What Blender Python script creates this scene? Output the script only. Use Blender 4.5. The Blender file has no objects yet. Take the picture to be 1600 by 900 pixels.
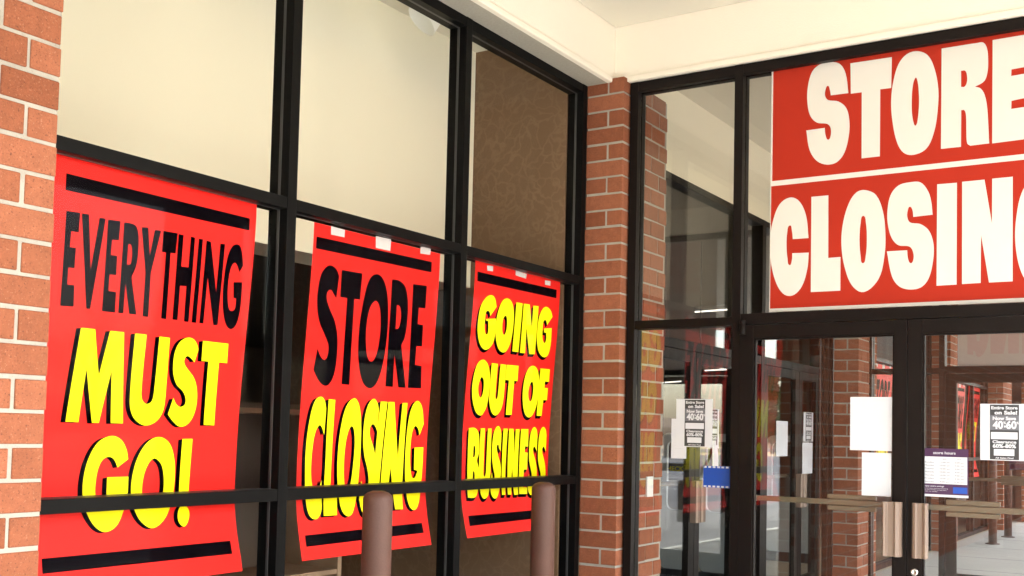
import bpy, bmesh, math, random
from mathutils import Vector, Matrix
from mathutils.geometry import tessellate_polygon

random.seed(7)
scene = bpy.context.scene
COL = scene.collection
R = math.radians

# ------------------------------------------------------------------ camera
cam_data = bpy.data.cameras.new("camera")
cam = bpy.data.objects.new("camera", cam_data)
COL.objects.link(cam)
cam_data.sensor_width = 36.0
cam_data.lens = 38.18
cam_data.shift_x = -0.002
cam_data.shift_y = 0.0861
cam_data.clip_start = 0.05
cam_data.clip_end = 3000.0
yaw, pitch, roll = R(-32.6327), R(2.8969), R(1.2919)
fw = Vector((math.sin(yaw) * math.cos(pitch), math.cos(yaw) * math.cos(pitch), math.sin(pitch)))
rt = Vector((math.cos(yaw), -math.sin(yaw), 0.0))
up = rt.cross(fw)
r2 = rt * math.cos(roll) + up * math.sin(roll)
u2 = -rt * math.sin(roll) + up * math.cos(roll)
cam.matrix_world = Matrix(((r2.x, u2.x, -fw.x, 0.0), (r2.y, u2.y, -fw.y, 0.0), (r2.z, u2.z, -fw.z, 1.5), (0, 0, 0, 1)))
scene.camera = cam

# ------------------------------------------------------------------ sky and sun
SUN_EL, SUN_AZ = R(42.0), R(80.0)          # azimuth clockwise from +Y
world = bpy.data.worlds.new("World")
scene.world = world
world.use_nodes = True
wn = world.node_tree
wn.nodes.clear()
w_out = wn.nodes.new("ShaderNodeOutputWorld")
w_bg = wn.nodes.new("ShaderNodeBackground")
w_sky = wn.nodes.new("ShaderNodeTexSky")
w_sky.sky_type = 'NISHITA'
w_sky.sun_disc = False
w_sky.sun_elevation = SUN_EL
w_sky.sun_rotation = SUN_AZ
w_sky.air_density = 1.0
w_sky.dust_density = 3.0
w_sky.ozone_density = 1.0
w_bg.inputs["Strength"].default_value = 0.15
wn.links.new(w_sky.outputs[0], w_bg.inputs["Color"])
wn.links.new(w_bg.outputs[0], w_out.inputs["Surface"])

sun_data = bpy.data.lights.new("sun", 'SUN')
sun_data.energy = 4.2
sun_data.angle = R(0.5)
sun_data.color = (1.0, 0.955, 0.89)
sun = bpy.data.objects.new("sun", sun_data)
COL.objects.link(sun)
sdir = Vector((math.sin(SUN_AZ) * math.cos(SUN_EL), math.cos(SUN_AZ) * math.cos(SUN_EL), math.sin(SUN_EL)))
sun.rotation_euler = sdir.to_track_quat('Z', 'Y').to_euler()
sun.location = sdir * 60

vs = scene.view_settings
scene.display_settings.display_device = 'sRGB'
vs.view_transform = 'Standard'
vs.look = 'None'
vs.exposure = 2.92
vs.gamma = 1.0
cy = scene.cycles
cy.max_bounces = 14
cy.diffuse_bounces = 6
cy.glossy_bounces = 6
cy.transmission_bounces = 8
cy.transparent_max_bounces = 48
cy.sample_clamp_indirect = 8.0
cy.caustics_reflective = False
cy.caustics_refractive = False
try:
    cy.use_denoising = True
    cy.denoiser = 'OPENIMAGEDENOISE'
    cy.denoising_input_passes = 'RGB_ALBEDO_NORMAL'
except Exception:
    pass

# ------------------------------------------------------------------ materials
def new_mat(name):
    m = bpy.data.materials.new(name)
    m.use_nodes = True
    nt = m.node_tree
    b = nt.nodes["Principled BSDF"]
    return m, nt, b

def paint(name, col, rough=0.5, vary=0.10, scale=6.0, bump=0.0, bscale=200.0, metal=0.0, spec=0.5, spots=0.0):
    """plain finish with faint blotches, wear and grain"""
    m, nt, b = new_mat(name)
    N = nt.nodes
    tc = N.new("ShaderNodeTexCoord")
    n1 = N.new("ShaderNodeTexNoise"); n1.inputs["Scale"].default_value = scale; n1.inputs["Detail"].default_value = 6
    nt.links.new(tc.outputs["Object"], n1.inputs["Vector"])
    mix = N.new("ShaderNodeMix"); mix.data_type = 'RGBA'
    mix.inputs[6].default_value = tuple(c * (1 - vary) for c in col) + (1,)
    mix.inputs[7].default_value = tuple(min(1, c * (1 + vary)) for c in col) + (1,)
    nt.links.new(n1.outputs[0], mix.inputs[0])
    last = mix.outputs[2]
    if spots:
        n3 = N.new("ShaderNodeTexNoise"); n3.inputs["Scale"].default_value = scale * 14; n3.inputs["Detail"].default_value = 3
        nt.links.new(tc.outputs["Object"], n3.inputs["Vector"])
        rp = N.new("ShaderNodeValToRGB")
        rp.color_ramp.elements[0].position = 0.60; rp.color_ramp.elements[0].color = (0, 0, 0, 1)
        rp.color_ramp.elements[1].position = 0.72; rp.color_ramp.elements[1].color = (1, 1, 1, 1)
        nt.links.new(n3.outputs[0], rp.inputs[0])
        mm = N.new("ShaderNodeMath"); mm.operation = 'MULTIPLY'; mm.inputs[1].default_value = spots
        nt.links.new(rp.outputs[0], mm.inputs[0])
        m2 = N.new("ShaderNodeMix"); m2.data_type = 'RGBA'
        m2.inputs[7].default_value = tuple(c * 0.45 for c in col) + (1,)
        nt.links.new(last, m2.inputs[6]); nt.links.new(mm.outputs[0], m2.inputs[0])
        last = m2.outputs[2]
    nt.links.new(last, b.inputs["Base Color"])
    b.inputs["Roughness"].default_value = rough
    b.inputs["Metallic"].default_value = metal
    b.inputs["Specular IOR Level"].default_value = spec
    nr = N.new("ShaderNodeTexNoise"); nr.inputs["Scale"].default_value = scale * 3; nr.inputs["Detail"].default_value = 5
    nt.links.new(tc.outputs["Object"], nr.inputs["Vector"])
    mr = N.new("ShaderNodeMapRange"); mr.inputs[3].default_value = max(0, rough - 0.1); mr.inputs[4].default_value = min(1, rough + 0.1)
    nt.links.new(nr.outputs[0], mr.inputs[0]); nt.links.new(mr.outputs[0], b.inputs["Roughness"])
    if bump:
        n2 = N.new("ShaderNodeTexNoise"); n2.inputs["Scale"].default_value = bscale; n2.inputs["Detail"].default_value = 4
        nt.links.new(tc.outputs["Object"], n2.inputs["Vector"])
        bp = N.new("ShaderNodeBump"); bp.inputs["Strength"].default_value = bump; bp.inputs["Distance"].default_value = 0.004
        nt.links.new(n2.outputs[0], bp.inputs["Height"]); nt.links.new(bp.outputs[0], b.inputs["Normal"])
    return m

def brick_mat(name, c1, c2):
    m, nt, b = new_mat(name)
    N = nt.nodes
    geo = N.new("ShaderNodeNewGeometry")
    tc = N.new("ShaderNodeTexCoord")
    ramp = N.new("ShaderNodeValToRGB")
    e = ramp.color_ramp.elements
    e[0].color = c1 + (1,); e[1].color = c2 + (1,)
    em = e.new(0.55); em.color = tuple((a * 0.45 + d * 0.55) * 1.06 for a, d in zip(c1, c2)) + (1,)
    nt.links.new(geo.outputs["Random Per Island"], ramp.inputs[0])
    n1 = N.new("ShaderNodeTexNoise"); n1.inputs["Scale"].default_value = 22; n1.inputs["Detail"].default_value = 8; n1.inputs["Roughness"].default_value = 0.7
    nt.links.new(tc.outputs["Object"], n1.inputs["Vector"])
    mr = N.new("ShaderNodeMapRange"); mr.inputs[3].default_value = 0.62; mr.inputs[4].default_value = 1.36
    nt.links.new(n1.outputs[0], mr.inputs[0])
    mul = N.new("ShaderNodeMix"); mul.data_type = 'RGBA'; mul.blend_type = 'MULTIPLY'; mul.inputs[0].default_value = 1
    nt.links.new(ramp.outputs[0], mul.inputs[6]); nt.links.new(mr.outputs[0], mul.inputs[7])
    # dark pits and pale grit
    v = N.new("ShaderNodeTexNoise"); v.inputs["Scale"].default_value = 170; v.inputs["Detail"].default_value = 3
    nt.links.new(tc.outputs["Object"], v.inputs["Vector"])
    rp = N.new("ShaderNodeValToRGB"); rp.color_ramp.elements[0].position = 0.63; rp.color_ramp.elements[1].position = 0.69
    nt.links.new(v.outputs[0], rp.inputs[0])
    m3 = N.new("ShaderNodeMix"); m3.data_type = 'RGBA'; m3.inputs[7].default_value = (0.58, 0.36, 0.25, 1)
    sc = N.new("ShaderNodeMath"); sc.operation = 'MULTIPLY'; sc.inputs[1].default_value = 0.22
    nt.links.new(rp.outputs[0], sc.inputs[0]); nt.links.new(sc.outputs[0], m3.inputs[0]); nt.links.new(mul.outputs[2], m3.inputs[6])
    rq = N.new("ShaderNodeValToRGB"); rq.color_ramp.elements[0].position = 0.31; rq.color_ramp.elements[0].color = (1, 1, 1, 1)
    rq.color_ramp.elements[1].position = 0.38; rq.color_ramp.elements[1].color = (0, 0, 0, 1)
    nt.links.new(v.outputs[0], rq.inputs[0])
    m4 = N.new("ShaderNodeMix"); m4.data_type = 'RGBA'; m4.inputs[7].default_value = (0.07, 0.025, 0.018, 1)
    s2 = N.new("ShaderNodeMath"); s2.operation = 'MULTIPLY'; s2.inputs[1].default_value = 0.7
    nt.links.new(rq.outputs[0], s2.inputs[0]); nt.links.new(s2.outputs[0], m4.inputs[0]); nt.links.new(m3.outputs[2], m4.inputs[6])
    nt.links.new(m4.outputs[2], b.inputs["Base Color"])
    b.inputs["Roughness"].default_value = 0.85
    b.inputs["Specular IOR Level"].default_value = 0.25
    n2 = N.new("ShaderNodeTexNoise"); n2.inputs["Scale"].default_value = 120; n2.inputs["Detail"].default_value = 6
    nt.links.new(tc.outputs["Object"], n2.inputs["Vector"])
    bp = N.new("ShaderNodeBump"); bp.inputs["Strength"].default_value = 0.8; bp.inputs["Distance"].default_value = 0.006
    nt.links.new(n2.outputs[0], bp.inputs["Height"]); nt.links.new(bp.outputs[0], b.inputs["Normal"])
    return m

def glass_mat(name, tint=(0.90, 0.92, 0.91), gain=1.0, rough=0.0):
    """thin clear glazing: mirrors by angle, otherwise lets light straight through"""
    m = bpy.data.materials.new(name); m.use_nodes = True
    nt = m.node_tree; N = nt.nodes; N.clear()
    out = N.new("ShaderNodeOutputMaterial")
    tr = N.new("ShaderNodeBsdfTransparent"); tr.inputs[0].default_value = tint + (1,)
    gl = N.new("ShaderNodeBsdfGlossy"); gl.inputs["Roughness"].default_value = rough; gl.inputs["Color"].default_value = (1, 1, 1, 1)
    geo = N.new("ShaderNodeNewGeometry")
    dot = N.new("ShaderNodeVectorMath"); dot.operation = 'DOT_PRODUCT'
    nt.links.new(geo.outputs["Incoming"], dot.inputs[0]); nt.links.new(geo.outputs["Normal"], dot.inputs[1])
    ab = N.new("ShaderNodeMath"); ab.operation = 'ABSOLUTE'; nt.links.new(dot.outputs["Value"], ab.inputs[0])
    om = N.new("ShaderNodeMath"); om.operation = 'SUBTRACT'; om.inputs[0].default_value = 1.0; nt.links.new(ab.outputs[0], om.inputs[1])
    pw = N.new("ShaderNodeMath"); pw.operation = 'POWER'; pw.inputs[1].default_value = 5.0; nt.links.new(om.outputs[0], pw.inputs[0])
    ma = N.new("ShaderNodeMath"); ma.operation = 'MULTIPLY_ADD'; ma.inputs[1].default_value = 0.95 * gain; ma.inputs[2].default_value = 0.042 * gain
    ma.use_clamp = True
    nt.links.new(pw.outputs[0], ma.inputs[0])
    mx = N.new("ShaderNodeMixShader")
    nt.links.new(ma.outputs[0], mx.inputs[0]); nt.links.new(tr.outputs[0], mx.inputs[1]); nt.links.new(gl.outputs[0], mx.inputs[2])
    nt.links.new(mx.outputs[0], out.inputs["Surface"])
    return m

def swirl_mat(name):
    m, nt, b = new_mat(name)
    N = nt.nodes
    tc = N.new("ShaderNodeTexCoord")
    w = N.new("ShaderNodeTexNoise"); w.inputs["Scale"].default_value = 5; w.inputs["Detail"].default_value = 3
    nt.links.new(tc.outputs["Object"], w.inputs["Vector"])
    ad = N.new("ShaderNodeVectorMath"); ad.operation = 'MULTIPLY_ADD'
    ad.inputs[1].default_value = (0.35, 0.35, 0.35)
    nt.links.new(w.outputs["Color"], ad.inputs[0]); nt.links.new(tc.outputs["Object"], ad.inputs[2])
    v = N.new("ShaderNodeTexVoronoi"); v.feature = 'DISTANCE_TO_EDGE'; v.inputs["Scale"].default_value = 10
    nt.links.new(ad.outputs[0], v.inputs["Vector"])
    rp = N.new("ShaderNodeValToRGB")
    rp.color_ramp.elements[0].position = 0.0; rp.color_ramp.elements[0].color = (1, 1, 1, 1)
    rp.color_ramp.elements[1].position = 0.10; rp.color_ramp.elements[1].color = (0, 0, 0, 1)
    nt.links.new(v.outputs["Distance"], rp.inputs[0])
    n2 = N.new("ShaderNodeTexNoise"); n2.inputs["Scale"].default_value = 7; n2.inputs["Detail"].default_value = 5
    nt.links.new(tc.outputs["Object"], n2.inputs["Vector"])
    mm = N.new("ShaderNodeMath"); mm.operation = 'MULTIPLY'
    nt.links.new(rp.outputs[0], mm.inputs[0]); nt.links.new(n2.outputs[0], mm.inputs[1])
    mix = N.new("ShaderNodeMix"); mix.data_type = 'RGBA'
    mix.inputs[6].default_value = (0.150, 0.085, 0.044, 1); mix.inputs[7].default_value = (0.215, 0.130, 0.074, 1)
    nt.links.new(mm.outputs[0], mix.inputs[0])
    nt.links.new(mix.outputs[2], b.inputs["Base Color"])
    b.inputs["Roughness"].default_value = 0.6
    return m

def emit_mat(name, col, s):
    m = bpy.data.materials.new(name); m.use_nodes = True
    nt = m.node_tree; nt.nodes.clear()
    o = nt.nodes.new("ShaderNodeOutputMaterial"); e = nt.nodes.new("ShaderNodeEmission")
    e.inputs[0].default_value = col + (1,); e.inputs[1].default_value = s
    nt.links.new(e.outputs[0], o.inputs[0])
    return m

M = {}
M['brick'] = brick_mat('brick', (0.212, 0.067, 0.031), (0.312, 0.110, 0.057))
M['mortar'] = paint('mortar', (0.37, 0.345, 0.30), 0.95, 0.22, 14, 0.8, 140, spec=0.2, spots=0.3)
M['black_metal'] = paint('black_metal', (0.0042, 0.004, 0.004), 0.38, 0.3, 3, 0.03, 300, spec=0.07)
M['bronze_metal'] = paint('bronze_metal', (0.0095, 0.0068, 0.006), 0.38, 0.3, 3, 0.03, 300, spec=0.10)
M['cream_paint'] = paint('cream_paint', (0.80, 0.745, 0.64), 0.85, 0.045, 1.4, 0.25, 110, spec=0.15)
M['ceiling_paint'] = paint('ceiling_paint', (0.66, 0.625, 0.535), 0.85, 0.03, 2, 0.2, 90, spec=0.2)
M['stucco'] = paint('stucco', (0.38, 0.355, 0.30), 0.95, 0.16, 70, 1.0, 150, spec=0.1, spots=0.4)
M['glass'] = glass_mat('glass', (0.985, 0.99, 0.985), 0.045)
M['door_glass'] = glass_mat('door_glass', (0.985, 0.99, 0.985), 1.0)
M['banner_back'] = paint('banner_back', (0.50, 0.435, 0.40), 0.6, 0.04, 2)
M['banner_ghost'] = paint('banner_ghost', (0.50, 0.36, 0.33), 0.6, 0.04, 2)
M['reflection_tan'] = paint('reflection_tan', (0.30, 0.20, 0.125), 0.6, 0.3, 9)  # tan for the added stand that replaces tree reflections
M['gasket'] = paint('gasket', (0.035, 0.035, 0.036), 0.35, 0.2, 5, spec=0.5)
M['poster_red'] = paint('poster_red', (0.68, 0.0135, 0.010), 0.5, 0.06, 3, spec=0.12)
M['poster_yellow'] = paint('poster_yellow', (0.82, 0.74, 0.003), 0.5, 0.02, 4, spec=0.1)
M['poster_black'] = paint('poster_black', (0.0025, 0.0018, 0.003), 0.7, 0.1, 4, spec=0.0)
M['sign_red'] = paint('sign_red', (0.39, 0.027, 0.013), 0.55, 0.04, 2, spec=0.1)
M['sign_white'] = paint('sign_white', (0.66, 0.64, 0.595), 0.5, 0.02, 2, spec=0.3)
M['paper'] = paint('paper', (0.60, 0.61, 0.65), 0.7, 0.02, 5, spec=0.2)
M['tape'] = paint('tape', (0.55, 0.50, 0.50), 0.5, 0.08, 60, spec=0.4)
M['ink'] = paint('ink', (0.035, 0.035, 0.038), 0.6, 0.1, 20)
M['grey_ink'] = paint('grey_ink', (0.13, 0.13, 0.15), 0.6, 0.1, 20)
M['purple'] = paint('purple', (0.050, 0.013, 0.058), 0.4, 0.05, 4)
M['blue'] = paint('blue', (0.008, 0.062, 0.36), 0.4, 0.05, 4)
M['tan_metal'] = paint('tan_metal', (0.24, 0.17, 0.13), 0.42, 0.02, 6, 0.03, 300)
M['brass_metal'] = paint('brass_metal', (0.125, 0.098, 0.06), 0.45, 0.08, 6, 0.03, 300)
M['bollard_brown'] = paint('bollard_brown', (0.080, 0.037, 0.027), 0.50, 0.26, 7, 0.25, 120, spec=0.28, spots=0.30)
M['concrete'] = paint('concrete', (0.44, 0.45, 0.43), 0.9, 0.10, 1.3, 0.3, 60, spec=0.2, spots=0.10)
M['asphalt'] = paint('asphalt', (0.085, 0.085, 0.09), 0.95, 0.2, 0.5, 0.4, 40, spec=0.2)
M['tan_ground'] = paint('tan_ground', (0.36, 0.27, 0.17), 0.95, 0.25, 0.3, 0.3, 10, spec=0.1)
M['line_white'] = paint('line_white', (0.72, 0.71, 0.66), 0.8, 0.1, 3, spec=0.2)
M['swirl'] = swirl_mat('swirl')
M['bulk_cream'] = paint('bulk_cream', (0.90, 0.86, 0.71), 0.75, 0.02, 1.0, 0.05, 60, spec=0.2)
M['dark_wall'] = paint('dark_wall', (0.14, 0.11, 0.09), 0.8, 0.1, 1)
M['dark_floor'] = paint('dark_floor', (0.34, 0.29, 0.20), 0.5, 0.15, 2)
M['vest_floor'] = paint('vest_floor', (0.045, 0.05, 0.055), 0.8, 0.15, 6)
M['white_plastic'] = paint('white_plastic', (0.66, 0.68, 0.66), 0.4, 0.04, 3)
M['steel'] = paint('steel', (0.62, 0.60, 0.56), 0.28, 0.06, 8, metal=1.0)
M['wood'] = paint('wood', (0.30, 0.17, 0.09), 0.6, 0.15, 5)
M['bark'] = paint('bark', (0.16, 0.115, 0.085), 0.95, 0.25, 8, 0.5, 30)
M['pine_leaf'] = paint('pine_leaf', (0.075, 0.105, 0.025), 0.8, 0.3, 1.5)
M['dry_leaf'] = paint('dry_leaf', (0.16, 0.105, 0.06), 0.85, 0.3, 1.5)
M['tube_light'] = emit_mat('tube_light', (1.0, 0.93, 0.80), 0.30)
M['lamp_white'] = paint('lamp_white', (0.82, 0.82, 0.78), 0.35, 0.02, 3)
M['car_paint'] = paint('car_paint', (0.35, 0.37, 0.40), 0.25, 0.03, 3)
M['yellow_plastic'] = paint('yellow_plastic', (0.62, 0.50, 0.02), 0.4, 0.05, 3)

# ------------------------------------------------------------------ builders
def link(name, bm, mat, parent=None, smooth=False, bevel=0.0):
    bmesh.ops.recalc_face_normals(bm, faces=bm.faces)
    me = bpy.data.meshes.new(name)
    bm.to_mesh(me); bm.free()
    mats = mat if isinstance(mat, (list, tuple)) else [mat]
    for q in mats: me.materials.append(M[q])
    if smooth:
        for p in me.polygons: p.use_smooth = True
    o = bpy.data.objects.new(name, me)
    COL.objects.link(o)
    if parent is not None:
        o.parent = parent
        o.matrix_parent_inverse = Matrix.Translation(-parent_loc(parent))
    if bevel:
        md = o.modifiers.new("bevel", 'BEVEL'); md.width = bevel; md.segments = 2; md.limit_method = 'ANGLE'; md.angle_limit = R(40)
    return o

def parent_loc(o):
    v = Vector((0, 0, 0))
    while o is not None:
        v = v + o.location
        o = o.parent if o.parent is not None and o.type == 'EMPTY' else None
    return v

def tag(o, label, cat, group=None):
    o['label'] = label; o['category'] = cat
    if group: o['group'] = group
    return o

def struct(o):
    o['kind'] = 'structure'; return o

def thing(name, loc, label, cat, group=None):
    o = bpy.data.objects.new(name, None)
    COL.objects.link(o); o.location = loc; o.empty_display_size = 0.1
    return tag(o, label, cat, group)

def box(bm, x0, x1, y0, y1, z0, z1, mi=0):
    vs_ = [bm.verts.new(p) for p in ((x0, y0, z0), (x1, y0, z0), (x1, y1, z0), (x0, y1, z0), (x0, y0, z1), (x1, y0, z1), (x1, y1, z1), (x0, y1, z1))]
    fs = []
    for f in ((0, 3, 2, 1), (4, 5, 6, 7), (0, 1, 5, 4), (1, 2, 6, 5), (2, 3, 7, 6), (3, 0, 4, 7)):
        fc = bm.faces.new([vs_[i] for i in f]); fc.material_index = mi; fs.append(fc)
    return fs

def B(name, dims, mat, parent=None, bevel=0.0):
    bm = bmesh.new(); box(bm, *dims)
    return link(name, bm, mat, parent, bevel=bevel)

def lathe(bm, cx, cy, prof, n=32):
    rings = []
    for r, z in prof:
        rings.append([bm.verts.new((cx + r * math.cos(2 * math.pi * k / n), cy + r * math.sin(2 * math.pi * k / n), z)) for k in range(n)])
    for a, b_ in zip(rings, rings[1:]):
        for k in range(n):
            bm.faces.new((a[k], a[(k + 1) % n], b_[(k + 1) % n], b_[k]))
    bm.faces.new(rings[0][::-1]); bm.faces.new(rings[-1])

def prism(bm, pts, axis, a, b_):
    """extrude a closed outline along one axis; pts are the other two coordinates in xyz order"""
    def P(p, t):
        if axis == 'x': return (t, p[0], p[1])
        if axis == 'y': return (p[0], t, p[1])
        return (p[0], p[1], t)
    A = [bm.verts.new(P(p, a)) for p in pts]; C = [bm.verts.new(P(p, b_)) for p in pts]
    n = len(pts)
    bm.faces.new(A); bm.faces.new(C[::-1])
    for k in range(n): bm.faces.new((A[k], A[(k + 1) % n], C[(k + 1) % n], C[k]))

def tube(bm, p0, p1, r0, r1, n=8):
    p0, p1 = Vector(p0), Vector(p1); d = (p1 - p0).normalized()
    a = d.orthogonal().normalized(); c = d.cross(a)
    r_ = []
    for p, r in ((p0, r0), (p1, r1)):
        r_.append([bm.verts.new(p + a * r * math.cos(2 * math.pi * k / n) + c * r * math.sin(2 * math.pi * k / n)) for k in range(n)])
    for k in range(n): bm.faces.new((r_[0][k], r_[0][(k + 1) % n], r_[1][(k + 1) % n], r_[1][k]))
    bm.faces.new(r_[0][::-1]); bm.faces.new(r_[1])

def soft_box(bm, x0, x1, y0, y1, z0, z1, e, ax):
    """brick with chipped (chamfered) edges; ax = axis (0/1) and sign of the exposed faces are all chamfered"""
    fs = box(bm, x0, x1, y0, y1, z0, z1)
    es = list({ed for f in fs for ed in f.edges})
    bmesh.ops.bevel(bm, geom=es, offset=e, segments=1, profile=0.5, affect='EDGES')

CO = 0.1017        # one brick course
JT = 0.0130        # mortar joint
BL = 0.2034        # brick length with its joint
rb = random.Random(3)

def brick_rect(bm, rect, k, chip=True):
    x0, x1, y0, y1 = rect
    j = JT / 2
    d = rb.uniform(-0.0016, 0.0014)
    zj = rb.uniform(-0.0016, 0.0016)
    j += rb.uniform(-0.0012, 0.0012)
    if chip: soft_box(bm, x0 - d, x1 + d, y0 - d, y1 + d, k * CO + j + zj, (k + 1) * CO - j + zj, 0.0018 + rb.random() * 0.0012, 0)
    else: box(bm, x0 - d, x1 + d, y0 - d, y1 + d, k * CO + j + zj, (k + 1) * CO - j + zj)

def brick_wall(name, y_end, y_start, label, fine_to, far_end=False, y_pier=None):
    """wall facing +x at x=-2.955, running from y_start (small y) to y_end"""
    root = bmesh.new()
    mort = bmesh.new()
    x0, x1 = -3.25, -2.955
    box(mort, x0 - 0.1, x1 - 0.0055, y_start, y_end - 0.0012, 0, 3.655)
    for k in range(36):
        y = y_end
        first = True
        while y > y_start:
            L = BL - JT
            if first and k % 2: L = 0.1
            ya = max(y - L, y_start)
            brick_rect(root, (x1 - 0.1 if not (first and k % 2) else x0, x1, ya, y), k, chip=(y > fine_to))
            y = ya - JT; first = False
    w = link(name, root, 'brick'); tag(w, label, 'brick wall')
    link('mortar', mort, 'mortar', w)
    return w

def brick_pier(name, x0, x1, y0, y1, label, group=None, mirror=False):
    bm = bmesh.new(); mort = bmesh.new()
    e = 0.0048
    box(mort, x0 + e, x1 - e, y0 + e, y1 - e, 0, 3.65)
    for k in range(36):
        if k % 2 == 0:
            brick_rect(bm, (x0, x1, y0, y0 + 0.1), k)
            y = y0 + 0.1 + JT
        else:
            if not mirror: brick_rect(bm, (x0, x1 - 0.1 - JT, y0, y0 + 0.1), k)
            else: brick_rect(bm, (x0 + 0.1 + JT, x1, y0, y0 + 0.1), k)
            y = y0
        while y < y1 - 0.02:
            yb = min(y + BL - JT, y1)
            if not mirror: brick_rect(bm, (x1 - 0.1, x1, y, yb), k)
            else: brick_rect(bm, (x0, x0 + 0.1, y, yb), k)
            y = yb + JT
    w = link(name, bm, 'brick'); tag(w, label, 'brick pier', group)
    link('mortar', mort, 'mortar', w)
    return w

# ------------------------------------------------------------------ ground
struct(B('ground', (-400, 900, -500, 900, -0.6, -0.20), 'tan_ground'))
struct(B('parking_lot', (3.4, 30, -70, 10.9, -0.25, -0.15), 'asphalt'))
struct(B('parking_lot', (-0.18, 30, 10.9, 90, -0.25, -0.15), 'asphalt'))
struct(B('sidewalk', (-3.19, 3.25, -70, 5.86, -0.24, 0.0), 'concrete'))  # unseen width kept broad to bounce sunlight up under the canopy
struct(B('sidewalk', (-3.19, -0.35, 10.75, 90, -0.24, 0.0), 'concrete'))
struct(B('kerb', (3.25, 3.42, -70, 10.75, -0.24, 0.0), 'concrete'))
struct(B('kerb', (-0.35, -0.18, 10.75, 90, -0.24, 0.002), 'concrete'))
struct(B('road', (36, 46, -200, 300, -0.25, -0.15), 'asphalt'))
struct(B('vestibule_floor', (-3.16, 0.6, 5.86, 10.75, -0.24, 0.002), 'vest_floor'))
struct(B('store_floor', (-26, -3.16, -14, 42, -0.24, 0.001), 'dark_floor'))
bm = bmesh.new()
for i in range(26):
    y = -30 + i * 2.75
    box(bm, 6.5, 11.6, y, y + 0.1, -0.152, -0.146)
struct(link('parking_lines', bm, 'line_white'))
bm = bmesh.new()
for y in [v * 1.52 for v in range(-8, 40)]:
    if y < 5.7 or y > 10.9: box(bm, -2.93, 3.2 if y < 5.7 else -0.36, y, y + 0.008, -0.01, 0.0015)
struct(link('sidewalk_joints', bm, 'asphalt'))

# ------------------------------------------------------------------ brick walls and piers
brick_wall('brick_wall', 2.0, -13.0, 'red brick wall at the far left edge, beside the tall poster that reads Everything Must Go', -0.6)
brick_pier('brick_pier', -3.204, -2.954, 5.77, 6.40, 'narrow red brick corner pier between the three dark windows and the glass entrance')
brick_pier('brick_pier', 0.322, 0.572, 5.77, 6.40, 'red brick pier at the outer end of the glass entrance', mirror=True)
brick_pier('brick_pier', -2.982, -2.75, 10.26, 10.92, 'red brick pier seen through the left door glass, behind the two blank sheets of paper')
brick_pier('brick_pier', 0.33, 0.58, 10.26, 10.92, 'red brick pier at the outer end of the far side doors', mirror=True)
brick_pier('brick_pier', -3.204, -2.955, 15.63, 16.12, 'narrow sunlit brick pier seen through the right door just above the store hours card')
brick_pier('brick_pier', -3.204, -2.955, 20.15, 21.1, 'broad brick pier seen through the right door beyond the far bollards')
brick_pier('brick_pier', -3.0, -2.55, 22.6, 30.0, 'long brick wall end at the far right, behind the sale flyer')

# ------------------------------------------------------------------ canopy over the entrance
t = thing('entrance_canopy', (0, 0, 3.6), 'cream painted canopy ceiling and beams above the storefront corner', 'canopy')
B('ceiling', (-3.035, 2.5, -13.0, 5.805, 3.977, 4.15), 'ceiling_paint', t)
B('ceiling', (-3.035, 3.6, 10.85, 24.0, 3.977, 4.15), 'ceiling_paint', t)  # far part widened out of view to shade the sidewalk below
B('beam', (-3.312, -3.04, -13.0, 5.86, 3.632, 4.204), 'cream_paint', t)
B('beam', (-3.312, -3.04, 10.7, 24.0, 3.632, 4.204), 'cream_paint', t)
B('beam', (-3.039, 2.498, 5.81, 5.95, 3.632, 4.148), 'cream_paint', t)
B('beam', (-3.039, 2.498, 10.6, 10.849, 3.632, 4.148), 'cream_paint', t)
B('beam', (2.5, 2.7, -13.0, 10.849, 3.75, 4.4), 'cream_paint', t)  # unseen outer edge, placed by how far sun should reach underneath
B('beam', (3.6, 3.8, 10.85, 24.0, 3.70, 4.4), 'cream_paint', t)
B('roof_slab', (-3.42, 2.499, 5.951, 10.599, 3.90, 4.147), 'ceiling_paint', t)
B('stucco_soffit', (-3.215, -3.066, -13.0, 5.80, 3.629, 3.6315), 'stucco', t)
B('stucco_soffit', (-3.215, -3.066, 10.92, 24.0, 3.629, 3.6315), 'stucco', t)
bm = bmesh.new()
prof = [(-3.066, 3.6305), (-3.065, 3.6275), (-3.036, 3.6275), (-3.0315, 3.632), (-3.031, 3.655), (-3.034, 3.662), (-3.0375, 3.664), (-3.0385, 3.672), (-3.0395, 3.672), (-3.0395, 3.6305)]
prism(bm, [(a, z) for a, z in prof], 'y', -13.0, 5.765)
link('trim', bm, 'cream_paint', t)
bm = bmesh.new()
prof = [(5.83, 3.6305), (5.828, 3.6275), (5.806, 3.6275), (5.8015, 3.632), (5.801, 3.655), (5.804, 3.662), (5.8075, 3.664), (5.8085, 3.672), (5.8095, 3.672), (5.8095, 3.6305)]
prism(bm, prof, 'x', -2.945, 2.49)
link('trim', bm, 'cream_paint', t)

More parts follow.
